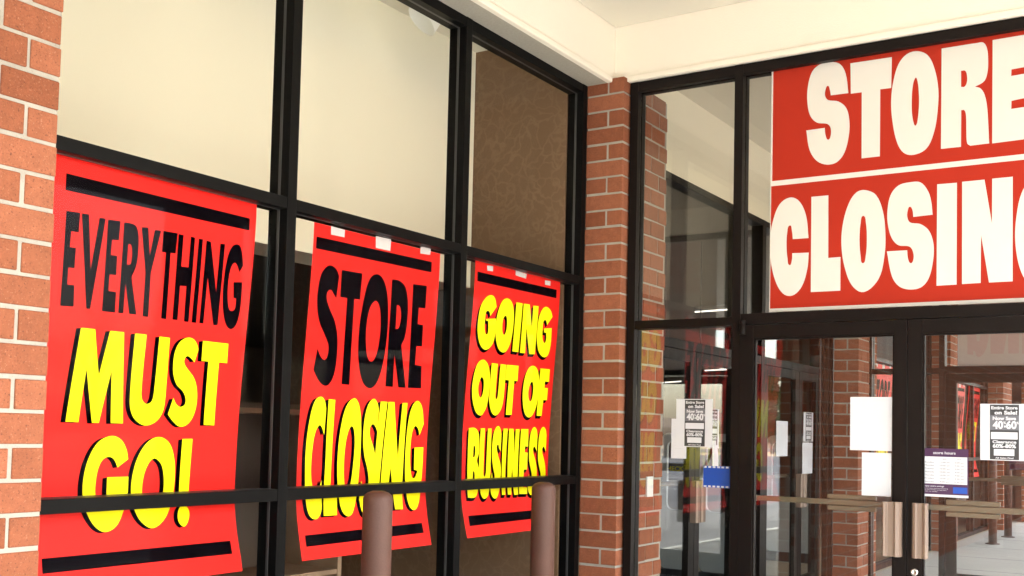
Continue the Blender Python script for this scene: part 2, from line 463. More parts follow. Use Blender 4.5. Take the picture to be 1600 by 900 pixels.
# ------------------------------------------------------------------ window walls facing +x
FX = -3.202
def member_v(bm, y0, y1, z0, z1, fx=FX):
    box(bm, fx - 0.044, fx, y0, y1, z0, z1)
    box(bm, fx - 0.058, fx - 0.044, y0 - 0.0012, y1 + 0.0012, z0, z1, 1)
    box(bm, fx - 0.108, fx - 0.058, y0, y1, z0, z1)
def member_h(bm, y0, y1, z0, z1, fx=FX):
    f = fx - 0.0025
    box(bm, f - 0.040, f, y0, y1, z0, z1)
    box(bm, f - 0.054, f - 0.040, y0, y1, z0 - 0.0012, z1 + 0.0012, 1)
    box(bm, f - 0.102, f - 0.054, y0, y1, z0, z1)
def window_wall(ys, label, zb=0.06):
    """ys: left edges of the upright bars (each 0.053 wide)"""
    t = thing('storefront_window', (FX, ys[0], 0), label, 'window')
    for y in ys:
        bm = bmesh.new(); member_v(bm, y, y + 0.053, 0, 3.629); link('mullion', bm, ['black_metal', 'gasket'], t, bevel=0.0015)
    rows = ((0.0, 0.06, 'sill_rail'), (1.193, 1.242, 'glazing_bar'), (2.398, 2.447, 'glazing_bar'), (3.577, 3.6285, 'head_rail'))
    for a, b_ in zip(ys, ys[1:]):
        for z0, z1, nm in rows:
            bm = bmesh.new(); member_h(bm, a + 0.0531, b_ - 0.0001, z0, z1); link(nm, bm, ['black_metal', 'gasket'], t, bevel=0.0015)
        for (z0, z1) in ((0.057, 1.196), (1.239, 2.401), (2.444, 3.580)):
            B('window_pane', (FX - 0.053, FX - 0.047, a + 0.050, b_ + 0.003, z0, z1), 'glass', t)
    return t
window_wall([1.995, 3.235, 4.475, 5.714], 'black framed storefront window, three bays wide, with red closing posters behind its glass')
window_wall([11.0, 12.53, 14.06, 15.57], 'black framed shop window seen through the left door, holding the smallest store closing poster')
window_wall([16.13, 17.46, 18.79, 20.09], 'black framed shop window seen through the right door behind the far bollards')

# ------------------------------------------------------------------ glazed entrances facing -y and +y
def entrance(yf, s, dx, label, detail):
    def yy(a, b_): return sorted((yf + s * a, yf + s * b_))
    t = thing('glass_entrance', (-1.316 + dx, yf, 0), label, 'shop entrance')
    def up_(bm, x0, x1, z0, z1):
        for a, b_, i in ((0, .044, 0), (.044, .058, .005), (.058, .108, 0)):
            p, q = yy(a, b_); box(bm, x0 + dx + i, x1 + dx - i, p, q, z0, z1)
    def ho(bm, x0, x1, z0, z1):
        for a, b_, i in ((.0025, .042, 0), (.042, .056, .005), (.056, .104, 0)):
            p, q = yy(a, b_); box(bm, x0 + dx, x1 + dx, p, q, z0 + i, z1 - i)
    mx = lambda x: -2.632 - x
    for x0, x1, nm in ((-2.945, -2.893, 'jamb'), (-2.279, -2.229, 'mullion'), (mx(-2.229), mx(-2.279), 'mullion'), (mx(-2.893), mx(-2.945), 'jamb')):
        bm = bmesh.new(); up_(bm, x0, x1, 0, 3.629); link(nm, bm, 'bronze_metal', t, bevel=0.0015)
    bays = ((-2.8929, -2.2791, 'side'), (-2.2289, mx(-2.2289), 'mid'), (mx(-2.2791), mx(-2.8929), 'side'))
    for x0, x1, kind in bays:
        bm = bmesh.new(); ho(bm, x0, x1, 3.570, 3.6285); link('head_rail', bm, 'bronze_metal', t, bevel=0.0015)
        bm = bmesh.new(); ho(bm, x0, x1, *((2.127, 2.176) if kind == 'side' else (2.130, 2.192)))
        link('sidelight_rail' if kind == 'side' else 'transom_bar', bm, 'bronze_metal', t, bevel=0.0015)
        p, q = yy(.047, .053)
        if kind == 'side':
            bm = bmesh.new(); ho(bm, x0, x1, 0.0, 0.10); link('sill_rail', bm, 'bronze_metal', t)
            B('sidelight_pane', (x0 + dx - .003, x1 + dx + .003, p, q, .097, 2.130), 'door_glass', t)
            B('sidelight_pane', (x0 + dx - .003, x1 + dx + .003, p, q, 2.173, 3.573), 'door_glass', t)
        else:
            B('transom_pane', (x0 + dx - .003, x1 + dx + .003, p, q, 2.189, 3.573), 'door_glass', t)
    for L, (x0, x1, sl, sr) in (('left', (-2.2275, -1.318, .080, .064)), ('right', (-1.3135, mx(-2.2275), .072, .080))):
        bm = bmesh.new()
        p, q = yy(-.003, .043)
        box(bm, x0 + dx, x0 + sl + dx, p, q, .012, 2.126)
        box(bm, x1 - sr + dx, x1 + dx, p, q, .012, 2.126)
        p2, q2 = yy(-.0025, .0425)
        box(bm, x0 + sl + dx, x1 - sr + dx, p2, q2, 2.052, 2.1255)
        box(bm, x0 + sl + dx, x1 - sr + dx, p2, q2, .0125, .27)
        # glazing stops: small step round the glass
        p3, q3 = yy(.006, .036); w = .010
        box(bm, x0 + sl + dx, x0 + sl + w + dx, p3, q3, .27, 2.052)
        box(bm, x1 - sr - w + dx, x1 - sr + dx, p3, q3, .27, 2.052)
        box(bm, x0 + sl + w + dx, x1 - sr - w + dx, p3, q3, 2.042, 2.052)
        box(bm, x0 + sl + w + dx, x1 - sr - w + dx, p3, q3, .27, .28)
        d = link('door', bm, 'bronze_metal', t, bevel=0.0012)
        p, q = yy(.018, .024)
        B('door_glass', (x0 + sl + .004 + dx, x1 - sr - .004 + dx, p, q, .274, 2.048), 'door_glass', d)
        # push bar on the inside
        bm = bmesh.new()
        p, q = yy(.072, .088); box(bm, x0 + .045 + dx, x1 - .045 + dx, p, q, 1.142, 1.171)
        for e in (x0 + .05, x1 - .085):
            p, q = yy(.0435, .0719); box(bm, e + dx, e + .035 + dx, p, q, 1.14, 1.173)
        c0 = (x0 + .48) if L == 'left' else (x0 + .175)
        p, q = yy(.070, .098)
        box(bm, c0 + dx, c0 + .256 + dx, p, q, 1.1755, 1.199); box(bm, c0 + dx, c0 + .256 + dx, p, q, 1.114, 1.1375)
        p, q = yy(.0885, .096); box(bm, c0 + .003 + dx, c0 + .253 + dx, p, q, 1.1376, 1.1754)
        link('push_bar', bm, 'brass_metal', d, bevel=0.002)
        # pull plate on the outside
        hx0, hx1 = (-1.428, -1.336) if L == 'left' else (-1.284, -1.208)
        bm = bmesh.new()
        n_ = hx1 - hx0
        prof = [(0, -.004), (0, -.046), (.006, -.052), (.014, -.050), (.020, -.040), (.024, -.036), (.62 * n_, -.036), (.64 * n_, -.046), (.72 * n_, -.052), (.90 * n_, -.046), (n_, -.030), (n_, -.004)]
        if L == 'right': prof = [(n_ - a, b_) for a, b_ in prof]
        prism(bm, [(hx0 + dx + a, yf + s * b_) for a, b_ in prof], 'z', .899, 1.179)
        link('pull_handle', bm, 'tan_metal', d, bevel=0.001)
        hx = x0 + .018 if L == 'left' else x1 - .018
        bm = bmesh.new()
        lathe(bm, hx + dx, yf - s * .012, [(.001, 2.072), (.017, 2.073), (.018, 2.078), (.018, 2.128), (.0155, 2.130), (.0155, 2.134), (.018, 2.136), (.018, 2.150), (.016, 2.153), (.001, 2.154)], 20)
        link('pivot_hinge', bm, 'bronze_metal', d, smooth=True)
    bm = bmesh.new()
    lathe(bm, 0, 0, [(.001, 0), (.019, .0), (.019, .006), (.016, .010), (.009, .011), (.0085, .008), (.001, .008)], 24)
    bmesh.ops.rotate(bm, verts=bm.verts, cent=(0, 0, 0), matrix=Matrix.Rotation(R(90) * s, 3, 'X'))
    bmesh.ops.translate(bm, verts=bm.verts, vec=(-1.276 + dx, yf - s * .003, .825))
    link('lock_cylinder', bm, 'steel', t.children[-1], smooth=True)
    return t
entrance(5.84, 1, 0.0, 'dark bronze glass double doors and transom under the big store closing banner', True)
entrance(10.75, -1, 0.165, 'second pair of glass doors, on the far side of the vestibule', False)

# vestibule: front wall, ceiling panel, inner doors
t = thing('vestibule_window', (0.45, 8.3, 0), 'plain black framed front window of the vestibule, between its two outer piers', 'window')
for y in (6.40, 7.66, 8.93, 10.205):
    B('mullion', (0.40, 0.50, y, y + 0.055, 0, 3.9), 'bronze_metal', t)
for y in (6.455, 7.715, 8.985):
    for z0, z1 in ((0, .1), (2.13, 2.19), (3.58, 3.9)): B('rail', (0.402, 0.498, y, y + 1.2, z0, z1), 'bronze_metal', t)
    B('window_pane', (0.447, 0.453, y - .003, y + 1.22, .1, 3.58), 'glass', t)
t = thing('inner_doors', (-3.1, 8.3, 0), 'bronze framed inner doors along the left side of the vestibule', 'inner doors')
IX = -3.10
def ib(nm, y0, y1, z0, z1, d=.05, o=0): return B(nm, (IX - d + o, IX + o, y0, y1, z0, z1), 'bronze_metal', t, bevel=.0015)
for y0, y1 in ((6.41, 6.46), (8.10, 8.15), (8.62, 8.70)): ib('mullion', y0, y1, 0, 3.3, .1)
ib('mullion', 10.21, 10.255, 0, 3.3, .1)
for y0, y1 in ((6.461, 8.099), (8.151, 8.619), (8.701, 10.209)):
    ib('header', y0, y1, 2.10, 2.165, .1, -.002); ib('head_rail', y0, y1, 3.25, 3.30, .1, -.002)
    B('transom_pane', (IX - .053, IX - .047, y0 - .003, y1 + .003, 2.162, 3.253), 'door_glass', t)
B('upper_panel', (IX - .10, IX - .01, 6.41, 10.255, 3.301, 3.90), 'bulk_cream', t)
B('sidelight_pane', (IX - .053, IX - .047, 8.148, 8.622, .0, 2.10), 'door_glass', t)
for i, (y0, y1) in enumerate(((6.463, 7.275), (7.28, 8.097), (8.703, 9.615), (9.62, 10.207))):
    bm = bmesh.new()
    a, c = IX - .05, IX - .004
    box(bm, a, c, y0, y0 + .09, .012, 2.097); box(bm, a, c, y1 - .10, y1, .012, 2.097)
    box(bm, a + .0005, c - .0005, y0 + .09, y1 - .10, 2.02, 2.0965); box(bm, a + .0005, c - .0005, y0 + .09, y1 - .10, .0125, .25)
    d = link('door', bm, 'bronze_metal', t, bevel=.0015)
    B('door_glass', (IX - .030, IX - .024, y0 + .087, y1 - .097, .247, 2.023), 'door_glass', d)
    hy = (y1 - .085, y1 - .005) if i % 2 == 0 else (y0 + .005, y0 + .085)
    bm = bmesh.new(); prism(bm, [(IX, hy[0]), (IX + .045, hy[0]), (IX + .05, hy[0] + .02), (IX + .035, hy[0] + .03), (IX + .035, hy[1] - .02), (IX + .05, hy[1] - .01), (IX, hy[1])], 'z', .88, 1.175)
    link('pull_handle', bm, 'tan_metal', d)
    B('push_bar', (IX - .11, IX - .095, y0 + .04, y1 - .04, 1.14, 1.172), 'brass_metal', d)
# side panel of the pier reveal behind the jamb
B_ = B('switch_plate', (-2.953, -2.943, 6.16, 6.245, 1.11, 1.235), 'white_plastic'); tag(B_, 'small pale switch plate on the brick inside the entrance sidelight', 'switch plate')

# ------------------------------------------------------------------ store interior behind the left windows
w = B('bulkhead_wall', (-4.30, -4.0, -13.0, 5.699, 2.415, 4.2), 'bulk_cream'); tag(w, 'cream bulkhead wall behind the upper panes of the left windows', 'wall')
w = B('interior_ceiling', (-4.001, -3.313, -13.0, 5.699, 3.955, 4.2), 'ceiling_paint'); tag(w, 'cream strip of ceiling inside the left windows, above the round spotlight', 'ceiling')
w = B('partition_wall', (-5.6, -3.311, 5.70, 5.83, 0.0, 4.2), 'swirl'); tag(w, 'brown swirl patterned partition filling the third window', 'partition')
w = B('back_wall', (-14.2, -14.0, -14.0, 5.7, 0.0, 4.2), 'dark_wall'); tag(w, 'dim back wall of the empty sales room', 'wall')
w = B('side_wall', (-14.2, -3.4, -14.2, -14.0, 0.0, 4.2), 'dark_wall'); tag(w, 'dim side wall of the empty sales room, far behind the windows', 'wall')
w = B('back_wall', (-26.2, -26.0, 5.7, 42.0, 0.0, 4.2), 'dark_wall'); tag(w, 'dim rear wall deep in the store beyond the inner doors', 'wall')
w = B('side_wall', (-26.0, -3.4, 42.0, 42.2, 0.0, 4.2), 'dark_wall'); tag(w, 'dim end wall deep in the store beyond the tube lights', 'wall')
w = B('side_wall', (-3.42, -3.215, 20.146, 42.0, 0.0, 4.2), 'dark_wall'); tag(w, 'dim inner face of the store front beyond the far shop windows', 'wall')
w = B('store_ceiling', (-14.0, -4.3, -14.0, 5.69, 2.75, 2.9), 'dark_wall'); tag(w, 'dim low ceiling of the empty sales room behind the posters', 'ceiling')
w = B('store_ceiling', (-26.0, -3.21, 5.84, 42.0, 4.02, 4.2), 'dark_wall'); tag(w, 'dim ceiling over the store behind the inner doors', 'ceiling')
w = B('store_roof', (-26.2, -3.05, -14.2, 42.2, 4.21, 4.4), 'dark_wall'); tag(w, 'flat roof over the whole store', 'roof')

def spotlight(y, label):
    t = thing('spotlight', (-3.66, y, 3.95), label, 'spotlight', 'white spotlights inside the left windows')
    ax = Vector((-0.42, -0.52, -0.74)).normalized()
    rot = ax.to_track_quat('-Z', 'Y').to_matrix()
    bm = bmesh.new()
    lathe(bm, 0, 0, [(.020, .0), (.045, -.004), (.058, -.03), (.100, -.205), (.097, -.206), (.054, -.032), (.02, -.015)], 40)
    bmesh.ops.rotate(bm, verts=bm.verts, cent=(0, 0, 0), matrix=rot)
    bmesh.ops.translate(bm, verts=bm.verts, vec=(-3.66, y, 3.965))
    link('lamp_shade', bm, 'lamp_white', t, smooth=True)
    bm = bmesh.new(); lathe(bm, -3.66, y, [(.001, 3.915), (.03, 3.915), (.05, 3.935), (.055, 3.954)], 24); link('lamp_base', bm, 'lamp_white', t)
    ld = bpy.data.lights.new('lamp_light', 'SPOT'); ld.energy = 0.10; ld.color = (1.0, 0.90, 0.68); ld.spot_size = R(150); ld.spot_blend = 1.0; ld.shadow_soft_size = 0.10
    lo = bpy.data.objects.new('lamp_light', ld); COL.objects.link(lo)
    lo.location = Vector((-3.66, y, 3.965)) + ax * 0.19
    lo.rotation_euler = ax.to_track_quat('-Z', 'Y').to_euler()
spotlight(4.90, 'white cone shaped spotlight at the top of the middle window, aimed at the cream wall')
spotlight(3.45, 'added unseen cone shaped spotlight on the inside ceiling above the nearest window')  # extra lamp added out of view to brighten the cream bulkhead
spotlight(2.1, 'added unseen cone shaped spotlight on the inside ceiling close to the left brick wall')  # second added lamp, also unseen, lifting the bulkhead's brightness
TUBES = (((-7.72, 3.70), (-6.97, 3.72), 18.0, 'highest tube light glowing in the dim store, seen above the sidelight rail'),
         ((-10.02, 3.032), (-9.25, 3.056), 24.0, 'tube light glowing in the dim store, seen just below the sidelight rail at its right'),
         ((-11.15, 2.745), (-10.62, 2.780), 24.0, 'short tube light glowing in the dim store beside the inner brick edge'))
for (a, b_, y, lab) in TUBES:
    t = thing('tube_light', ((a[0] + b_[0]) / 2, y, a[1]), lab, 'ceiling light', 'tube lights deep in the store')
    bm = bmesh.new(); tube(bm, (a[0], y, a[1]), (b_[0], y, b_[1]), .016, .016, 10); link('tube', bm, 'tube_light', t)
    bm = bmesh.new(); tube(bm, (a[0], y, a[1] + .07), (b_[0], y, b_[1] + .07), .03, .03, 4); link('housing', bm, 'dark_wall', t)
LETTERING = {
 'p1': {
  'black': [
   '2246,2340 3085,2335 3087,2286 2247,2283',
   '2244,1037 3079,1037 3079,986 2241,988',
   '2256,2214 2310,2217 2311,2149 2282,2149 2282,2094 2306,2095 2308,2025 2284,2025 2286,1967 2314,1968 2319,1894 2267,1892',
   '2316,2216 2345,2218 2371,2030 2388,2214 2413,2215 2385,1893 2369,1893',
   '2423,2214 2475,2217 2475,2148 2447,2146 2447,2092 2474,2093 2478,2024 2450,2023 2452,1965 2484,1965 2488,1891 2433,1891',
   '2490,2215 2515,2217~ 2542,2211~ 2556,2180~ 2561,2130~ 2559,2072~ 2543,2025 2580,1893 2548,1893 2520,1998 2523,1892 2501,1892|2516,2141 2526,2141~ 2533,2126~ 2536,2098~ 2532,2072~ 2518,2068',
   '2566,2211 2596,2215 2613,2116 2625,2211 2654,2213 2625,2052 2633,1890 2607,1890 2601,2049',
   '2664,2214 2731,2216 2729,2139 2706,2138 2715,1890 2691,1891 2684,2136 2665,2136',
   '2735,2214 2759,2214 2761,2095 2795,2096 2794,2214 2814,2213 2821,1890 2799,1890 2794,2024 2764,2022 2768,1892 2744,1892',
   '2833,2212 2853,2213 2858,1890 2836,1890',
   '2871,2211 2893,2210 2942,2019 2941,2210 2965,2212 2966,1892 2945,1889 2893,2069 2894,1891 2874,1891',
   '3069,2141 3052,2112 3035,2140~ 3022,2146~ 3006,2124~ 2999,2067~ 3004,2005~ 3016,1962~ 3032,1954~ 3047,1966~ 3048,2007 3034,2007 3026,2069 3072,2075 3076,1989~ 3069,1924~ 3054,1892~ 3032,1882~ 3006,1902~ 2986,1955~ 2977,2017~ 2976,2096~ 2985,2168~ 3003,2208~ 3023,2220~ 3043,2217~ 3058,2187~',
  ],
  'yellow': [
   '2356,1825 2413,1825 2445,1661 2475,1825 2534,1825 2563,1496 2511,1496 2497,1687 2461,1496 2433,1496 2393,1686 2378,1497 2327,1498',
   '2582,1825 2633,1825 2633,1619~ 2640,1585~ 2661,1570~ 2683,1582~ 2690,1622~ 2692,1823 2740,1822 2744,1613~ 2739,1549~ 2713,1508~ 2663,1490~ 2617,1509~ 2592,1545~ 2584,1596~',
   '2882,1790 2868,1738 2853,1750~ 2831,1760~ 2819,1747~ 2821,1729~ 2844,1705~ 2872,1679~ 2890,1642~ 2897,1586~ 2887,1536~ 2862,1500~ 2825,1488~ 2793,1504~ 2762,1534 2782,1597 2797,1575~ 2818,1564~ 2838,1573~ 2841,1595~ 2826,1622~ 2792,1648~ 2773,1685~ 2767,1728~ 2770,1771~ 2787,1808~ 2819,1829~ 2850,1828~ 2870,1812~',
   '2900,1824 3030,1823 3033,1746 2991,1746 2993,1496 2940,1497 2937,1746 2902,1746',
   '2596,1366 2552,1336 2536,1364~ 2515,1375~ 2488,1365~ 2470,1330~ 2463,1278~ 2464,1243~ 2476,1211~ 2489,1205~ 2503,1213~ 2510,1236 2510,1302 2601,1302 2600,1238~ 2584,1180~ 2550,1126~ 2502,1108~ 2463,1127~ 2429,1179~ 2413,1234~ 2412,1297~ 2427,1365~ 2463,1426~ 2516,1450~ 2559,1438~ 2586,1402~',
   '2729,1448~ 2777,1427~ 2804,1374~ 2813,1305~ 2805,1218~ 2772,1146~ 2712,1109~ 2663,1131~ 2631,1180~ 2616,1238~ 2618,1303~ 2639,1375~ 2679,1429~|2709,1367~ 2685,1344~ 2669,1302~ 2664,1254~ 2669,1212~ 2684,1187~ 2713,1185~ 2744,1205~ 2760,1238~ 2761,1294~ 2749,1340~ 2728,1362~',
   '2840,1441 2889,1442 2882,1218 2835,1220',
   '2858,1188~ 2883,1168~ 2881,1134~ 2858,1106~ 2836,1118~ 2828,1143~ 2836,1174~',
  ],
 },
 'p2': {
  'black': [
   '3476,2326 4308,2334 4309,2282 3476,2274',
   '3495,1030 4324,1036 4329,987 3495,982',
   '3637,2175 3629,2072 3611,2090~ 3589,2107~ 3569,2094~ 3569,2063~ 3593,2022~ 3632,1972~ 3658,1903~ 3665,1814~ 3655,1733~ 3627,1689~ 3596,1683~ 3561,1702~ 3521,1748 3536,1843 3559,1811~ 3586,1796~ 3604,1819~ 3603,1863~ 3575,1905~ 3537,1954~ 3514,2013~ 3507,2082~ 3519,2162~ 3547,2201~ 3578,2214~ 3615,2202~',
   '3651,2204 3791,2207 3789,2086 3749,2085 3764,1694 3711,1694 3701,2083 3654,2083',
   '3889,2217~ 3937,2204~ 3975,2147~ 3996,2055~ 4003,1933~ 3988,1799~ 3955,1713~ 3910,1685~ 3858,1708~ 3821,1779~ 3803,1870~ 3801,1989~ 3818,2110~ 3845,2187~|3892,2091~ 3864,2060~ 3850,1994~ 3851,1920~ 3866,1847~ 3889,1813~ 3911,1811~ 3935,1843~ 3948,1909~ 3948,1994~ 3931,2067~ 3910,2091~',
   '4007,2208 4063,2208~ 4112,2183~ 4138,2119~ 4146,2032~ 4138,1944~ 4116,1904 4176,1699 4119,1699 4070,1852 4077,1699 4021,1699|4057,2090 4077,2088~ 4092,2060~ 4094,2017~ 4083,1983~ 4062,1976',
   '4169,2206 4279,2211 4281,2098 4228,2097 4229,2016 4274,2015 4279,1909 4234,1908 4236,1815 4289,1813 4299,1702 4193,1700',
  ],
  'yellow': [
   '3620,1581 3618,1464 3601,1496~ 3584,1507~ 3561,1475~ 3547,1398~ 3545,1307~ 3555,1244~ 3576,1225~ 3600,1234~ 3614,1265 3616,1179~ 3609,1125~ 3576,1095~ 3535,1111~ 3516,1174~ 3509,1281~ 3507,1416~ 3522,1542~ 3547,1615~ 3582,1633~ 3607,1617~',
   '3633,1624 3676,1622 3674,1323 3673,1204 3718,1200 3711,1105 3625,1106 3635,1324',
   '3801,1634~ 3837,1611~ 3861,1531~ 3869,1416~ 3864,1273~ 3848,1179~ 3817,1110~ 3784,1096~ 3750,1118~ 3731,1174~ 3719,1258~ 3714,1369~ 3724,1490~ 3753,1594~|3797,1506~ 3772,1463~ 3760,1388~ 3760,1303~ 3769,1238~ 3787,1219~ 3808,1246~ 3821,1321~ 3827,1416~ 3818,1482~',
   '3982,1591 3986,1479 3965,1508~ 3946,1518~ 3928,1498~ 3933,1459~ 3962,1406~ 3984,1338~ 3986,1261~ 3968,1164~ 3932,1104~ 3901,1091~ 3882,1116~ 3868,1169 3882,1254 3902,1224~ 3921,1224~ 3935,1252~ 3923,1310~ 3899,1368~ 3884,1445~ 3885,1531~ 3903,1604~ 3940,1637~ 3969,1620~',
   '3994,1626 4043,1626 4003,1100 3958,1103',
   '4052,1626 4097,1627 4148,1351 4160,1625 4198,1626 4185,1109 4127,1111 4095,1317 4065,1107 4015,1109',
   '4339,1525 4310,1468 4294,1503~ 4269,1513~ 4248,1472~ 4242,1386~ 4247,1315~ 4263,1264~ 4283,1258~ 4302,1283~ 4305,1293 4278,1299 4275,1408 4347,1409 4344,1282~ 4330,1180~ 4306,1120~ 4272,1100~ 4237,1124~ 4218,1194~ 4207,1295~ 4206,1436~ 4219,1558~ 4245,1620~ 4281,1639~ 4318,1607~',
  ],
  'white': [
   '3564,2387 3656,2385 3655,2351 3566,2349',
   '3871,2393 3983,2395 3980,2339 3873,2337',
   '4212,2395 4296,2403 4291,2367 4210,2362',
  ],
 },
 'p3': {
  'black': [
   '4711,2341 5542,2345 5542,2295 4712,2291',
   '4732,1048 5552,1045 5544,999 4732,995',
  ],
  'yellow': [
   '4912,2175 4857,2120 4847,2139~ 4829,2145~ 4814,2135~ 4810,2100~ 4812,2052~ 4825,2022~ 4841,2019~ 4849,2035~ 4842,2090 4820,2091 4819,2100 4914,2111 4919,2034~ 4901,1970~ 4841,1935~ 4786,1957~ 4752,2019~ 4746,2087~ 4761,2164~ 4803,2213~ 4845,2231~ 4886,2223~',
   '5007,2233~ 5058,2218~ 5086,2171~ 5093,2092~ 5082,2006~ 5052,1950~ 5016,1933~ 4968,1947~ 4931,2000~ 4918,2062~ 4926,2140~ 4959,2207~|5003,2135~ 4987,2118~ 4982,2082~ 4988,2047~ 5003,2031~ 5015,2035~ 5027,2065~ 5026,2107~ 5017,2131~',
   '5106,2222 5172,2223 5168,1946 5105,1946',
   '5184,2223 5249,2225 5289,2093 5288,2223 5346,2226 5346,1947 5287,1944 5231,2091 5241,1945 5186,1944',
   '5511,2181 5456,2127 5442,2148~ 5427,2154~ 5411,2137~ 5409,2092~ 5416,2048~ 5433,2023~ 5448,2023~ 5458,2044~ 5453,2081 5428,2081 5425,2104 5511,2114 5515,2018~ 5496,1956~ 5452,1937~ 5393,1960~ 5361,2014~ 5351,2087~ 5362,2170~ 5396,2218~ 5435,2232~ 5484,2216~',
   '4825,1881~ 4873,1860~ 4903,1802~ 4909,1719~ 4896,1635~ 4865,1589~ 4839,1580~ 4797,1597~ 4762,1651~ 4746,1712~ 4750,1787~ 4777,1857~|4825,1786~ 4810,1766~ 4802,1735~ 4807,1701~ 4822,1679~ 4835,1678~ 4848,1699~ 4853,1737~ 4845,1775~',
   '4911,1868 4972,1867 4972,1700~ 4978,1676~ 4989,1675~ 4998,1702~ 4998,1868 5055,1868 5058,1704~ 5043,1625~ 4997,1585~ 4951,1598~ 4921,1649~ 4913,1712~',
   '5061,1868 5184,1870 5186,1783 5152,1784 5153,1591 5093,1591 5097,1783 5060,1784',
   '5343,1880~ 5388,1863~ 5420,1801~ 5425,1726~ 5409,1644~ 5373,1594~ 5332,1581~ 5290,1603~ 5262,1661~ 5252,1727~ 5261,1808~ 5296,1865~|5340,1788~ 5321,1766~ 5312,1729~ 5318,1696~ 5333,1676~ 5347,1676~ 5360,1701~ 5363,1746~ 5355,1779~',
   '5423,1870 5531,1871 5534,1796 5487,1796 5488,1759 5527,1759 5526,1687 5485,1687 5478,1593 5423,1593',
   '4742,1511 4798,1512~ 4833,1488~ 4847,1434~ 4847,1376~ 4830,1338 4855,1288~ 4855,1230~ 4840,1165~ 4814,1141~ 4748,1142|4795,1419 4808,1412~ 4813,1383~ 4807,1358~ 4793,1356|4799,1282 4812,1274~ 4815,1238~ 4810,1202~ 4795,1199',
   '4854,1511 4895,1512 4898,1273~ 4904,1251~ 4914,1254~ 4923,1280~ 4924,1511 4959,1512 4965,1249~ 4945,1154~ 4905,1130~ 4876,1146~ 4864,1201~ 4855,1288~',
   '5060,1480 5061,1386 5043,1405~ 5034,1423~ 5021,1416~ 5024,1390~ 5043,1352~ 5064,1314~ 5070,1254~ 5054,1173~ 5025,1133~ 4995,1129~ 4972,1153~ 4965,1198 4981,1271 4996,1226~ 5007,1234~ 5008,1256~ 4994,1293~ 4979,1345~ 4975,1419~ 4986,1494~ 5018,1526~ 5046,1513~',
   '5079,1513 5122,1513 5113,1144 5079,1145',
   '5138,1513 5183,1513 5210,1358 5206,1512 5246,1512 5246,1140 5204,1141 5187,1298 5175,1142 5138,1144',
   '5263,1513 5342,1514 5348,1412 5314,1414 5314,1379 5347,1378 5346,1280 5312,1280 5306,1180 5348,1177 5342,1140 5258,1143',
   '5447,1479 5447,1384 5430,1404~ 5415,1412~ 5405,1396~ 5411,1373~ 5435,1333~ 5452,1286~ 5453,1222~ 5436,1160~ 5407,1134~ 5377,1135~ 5358,1155~ 5354,1186 5366,1256 5379,1224~ 5394,1224~ 5399,1247~ 5385,1287~ 5366,1334~ 5362,1412~ 5370,1490~ 5399,1526~ 5431,1515~',
   '5550,1480 5550,1384 5533,1404~ 5521,1412~ 5508,1396~ 5513,1372~ 5535,1332~ 5552,1284~ 5553,1220~ 5535,1157~ 5510,1134~ 5480,1135~ 5458,1152~ 5455,1183 5466,1246 5478,1218~ 5494,1221~ 5500,1245~ 5485,1285~ 5466,1333~ 5461,1412~ 5471,1495~ 5501,1528~ 5534,1516~',
  ],
  'white': [
   '4797,2385 4856,2391 4855,2362 4801,2358',
   '5084,2399 5200,2393 5195,2366 5083,2371',
   '5402,2384 5465,2387 5465,2360 5403,2358',
  ],
 },
 'sign': {
  'white': [
   '-1642,3383 -1738,3385 -1743,3415~ -1755,3441~ -1768,3419~ -1769,3385~ -1752,3361~ -1695,3344~ -1653,3302~ -1636,3233~ -1638,3148~ -1661,3057~ -1702,3009~ -1759,3002~ -1816,3032~ -1855,3099~ -1873,3207 -1770,3208 -1765,3165~ -1750,3139~ -1737,3161~ -1738,3204~ -1756,3228~ -1813,3243~ -1851,3286~ -1868,3361~ -1867,3448~ -1844,3532~ -1801,3568~ -1739,3572~ -1688,3551~ -1657,3492~',
   '-1632,3547 -1412,3544 -1415,3377 -1472,3378 -1472,3014 -1569,3014 -1570,3377 -1629,3378',
   '-1282,3554~ -1230,3524~ -1196,3450~ -1176,3338~ -1178,3229~ -1195,3114~ -1233,3028~ -1298,3001~ -1350,3019~ -1385,3083~ -1408,3197~ -1415,3300~ -1406,3401~ -1378,3499~ -1335,3547~|-1290,3413~ -1303,3376~ -1309,3294~ -1307,3220~ -1298,3169~ -1289,3156~ -1279,3184~ -1272,3270~ -1275,3353~ -1282,3400~',
   '-1160,3547 -987,3546~ -958,3543~ -940,3511~ -934,3443~ -938,3381~ -954,3340~ -997,3319 -970,3306~ -950,3268~ -938,3195~ -929,3016 -1019,3015 -1034,3030~ -1038,3093~ -1040,3174~ -1048,3204~ -1063,3206 -1064,3015 -1162,3016|-1064,3413 -1044,3410~ -1035,3379~ -1037,3344~ -1048,3327~ -1064,3329',
   '-913,3548 -731,3549 -731,3385 -825,3381 -826,3348 -739,3350 -739,3228 -825,3220 -826,3179 -731,3181 -731,3017 -915,3014',
   '-1855,2602 -1944,2603 -1949,2649~ -1962,2682~ -1976,2642~ -1979,2565~ -1973,2497~ -1961,2458~ -1948,2486~ -1946,2524 -1853,2521 -1860,2432~ -1891,2334~ -1943,2287~ -1997,2301~ -2042,2376~ -2068,2484~ -2074,2601~ -2061,2707~ -2022,2805~ -1963,2839~ -1910,2814~ -1870,2729~',
   '-1841,2831 -1747,2830 -1745,2484 -1678,2485 -1678,2301 -1840,2301',
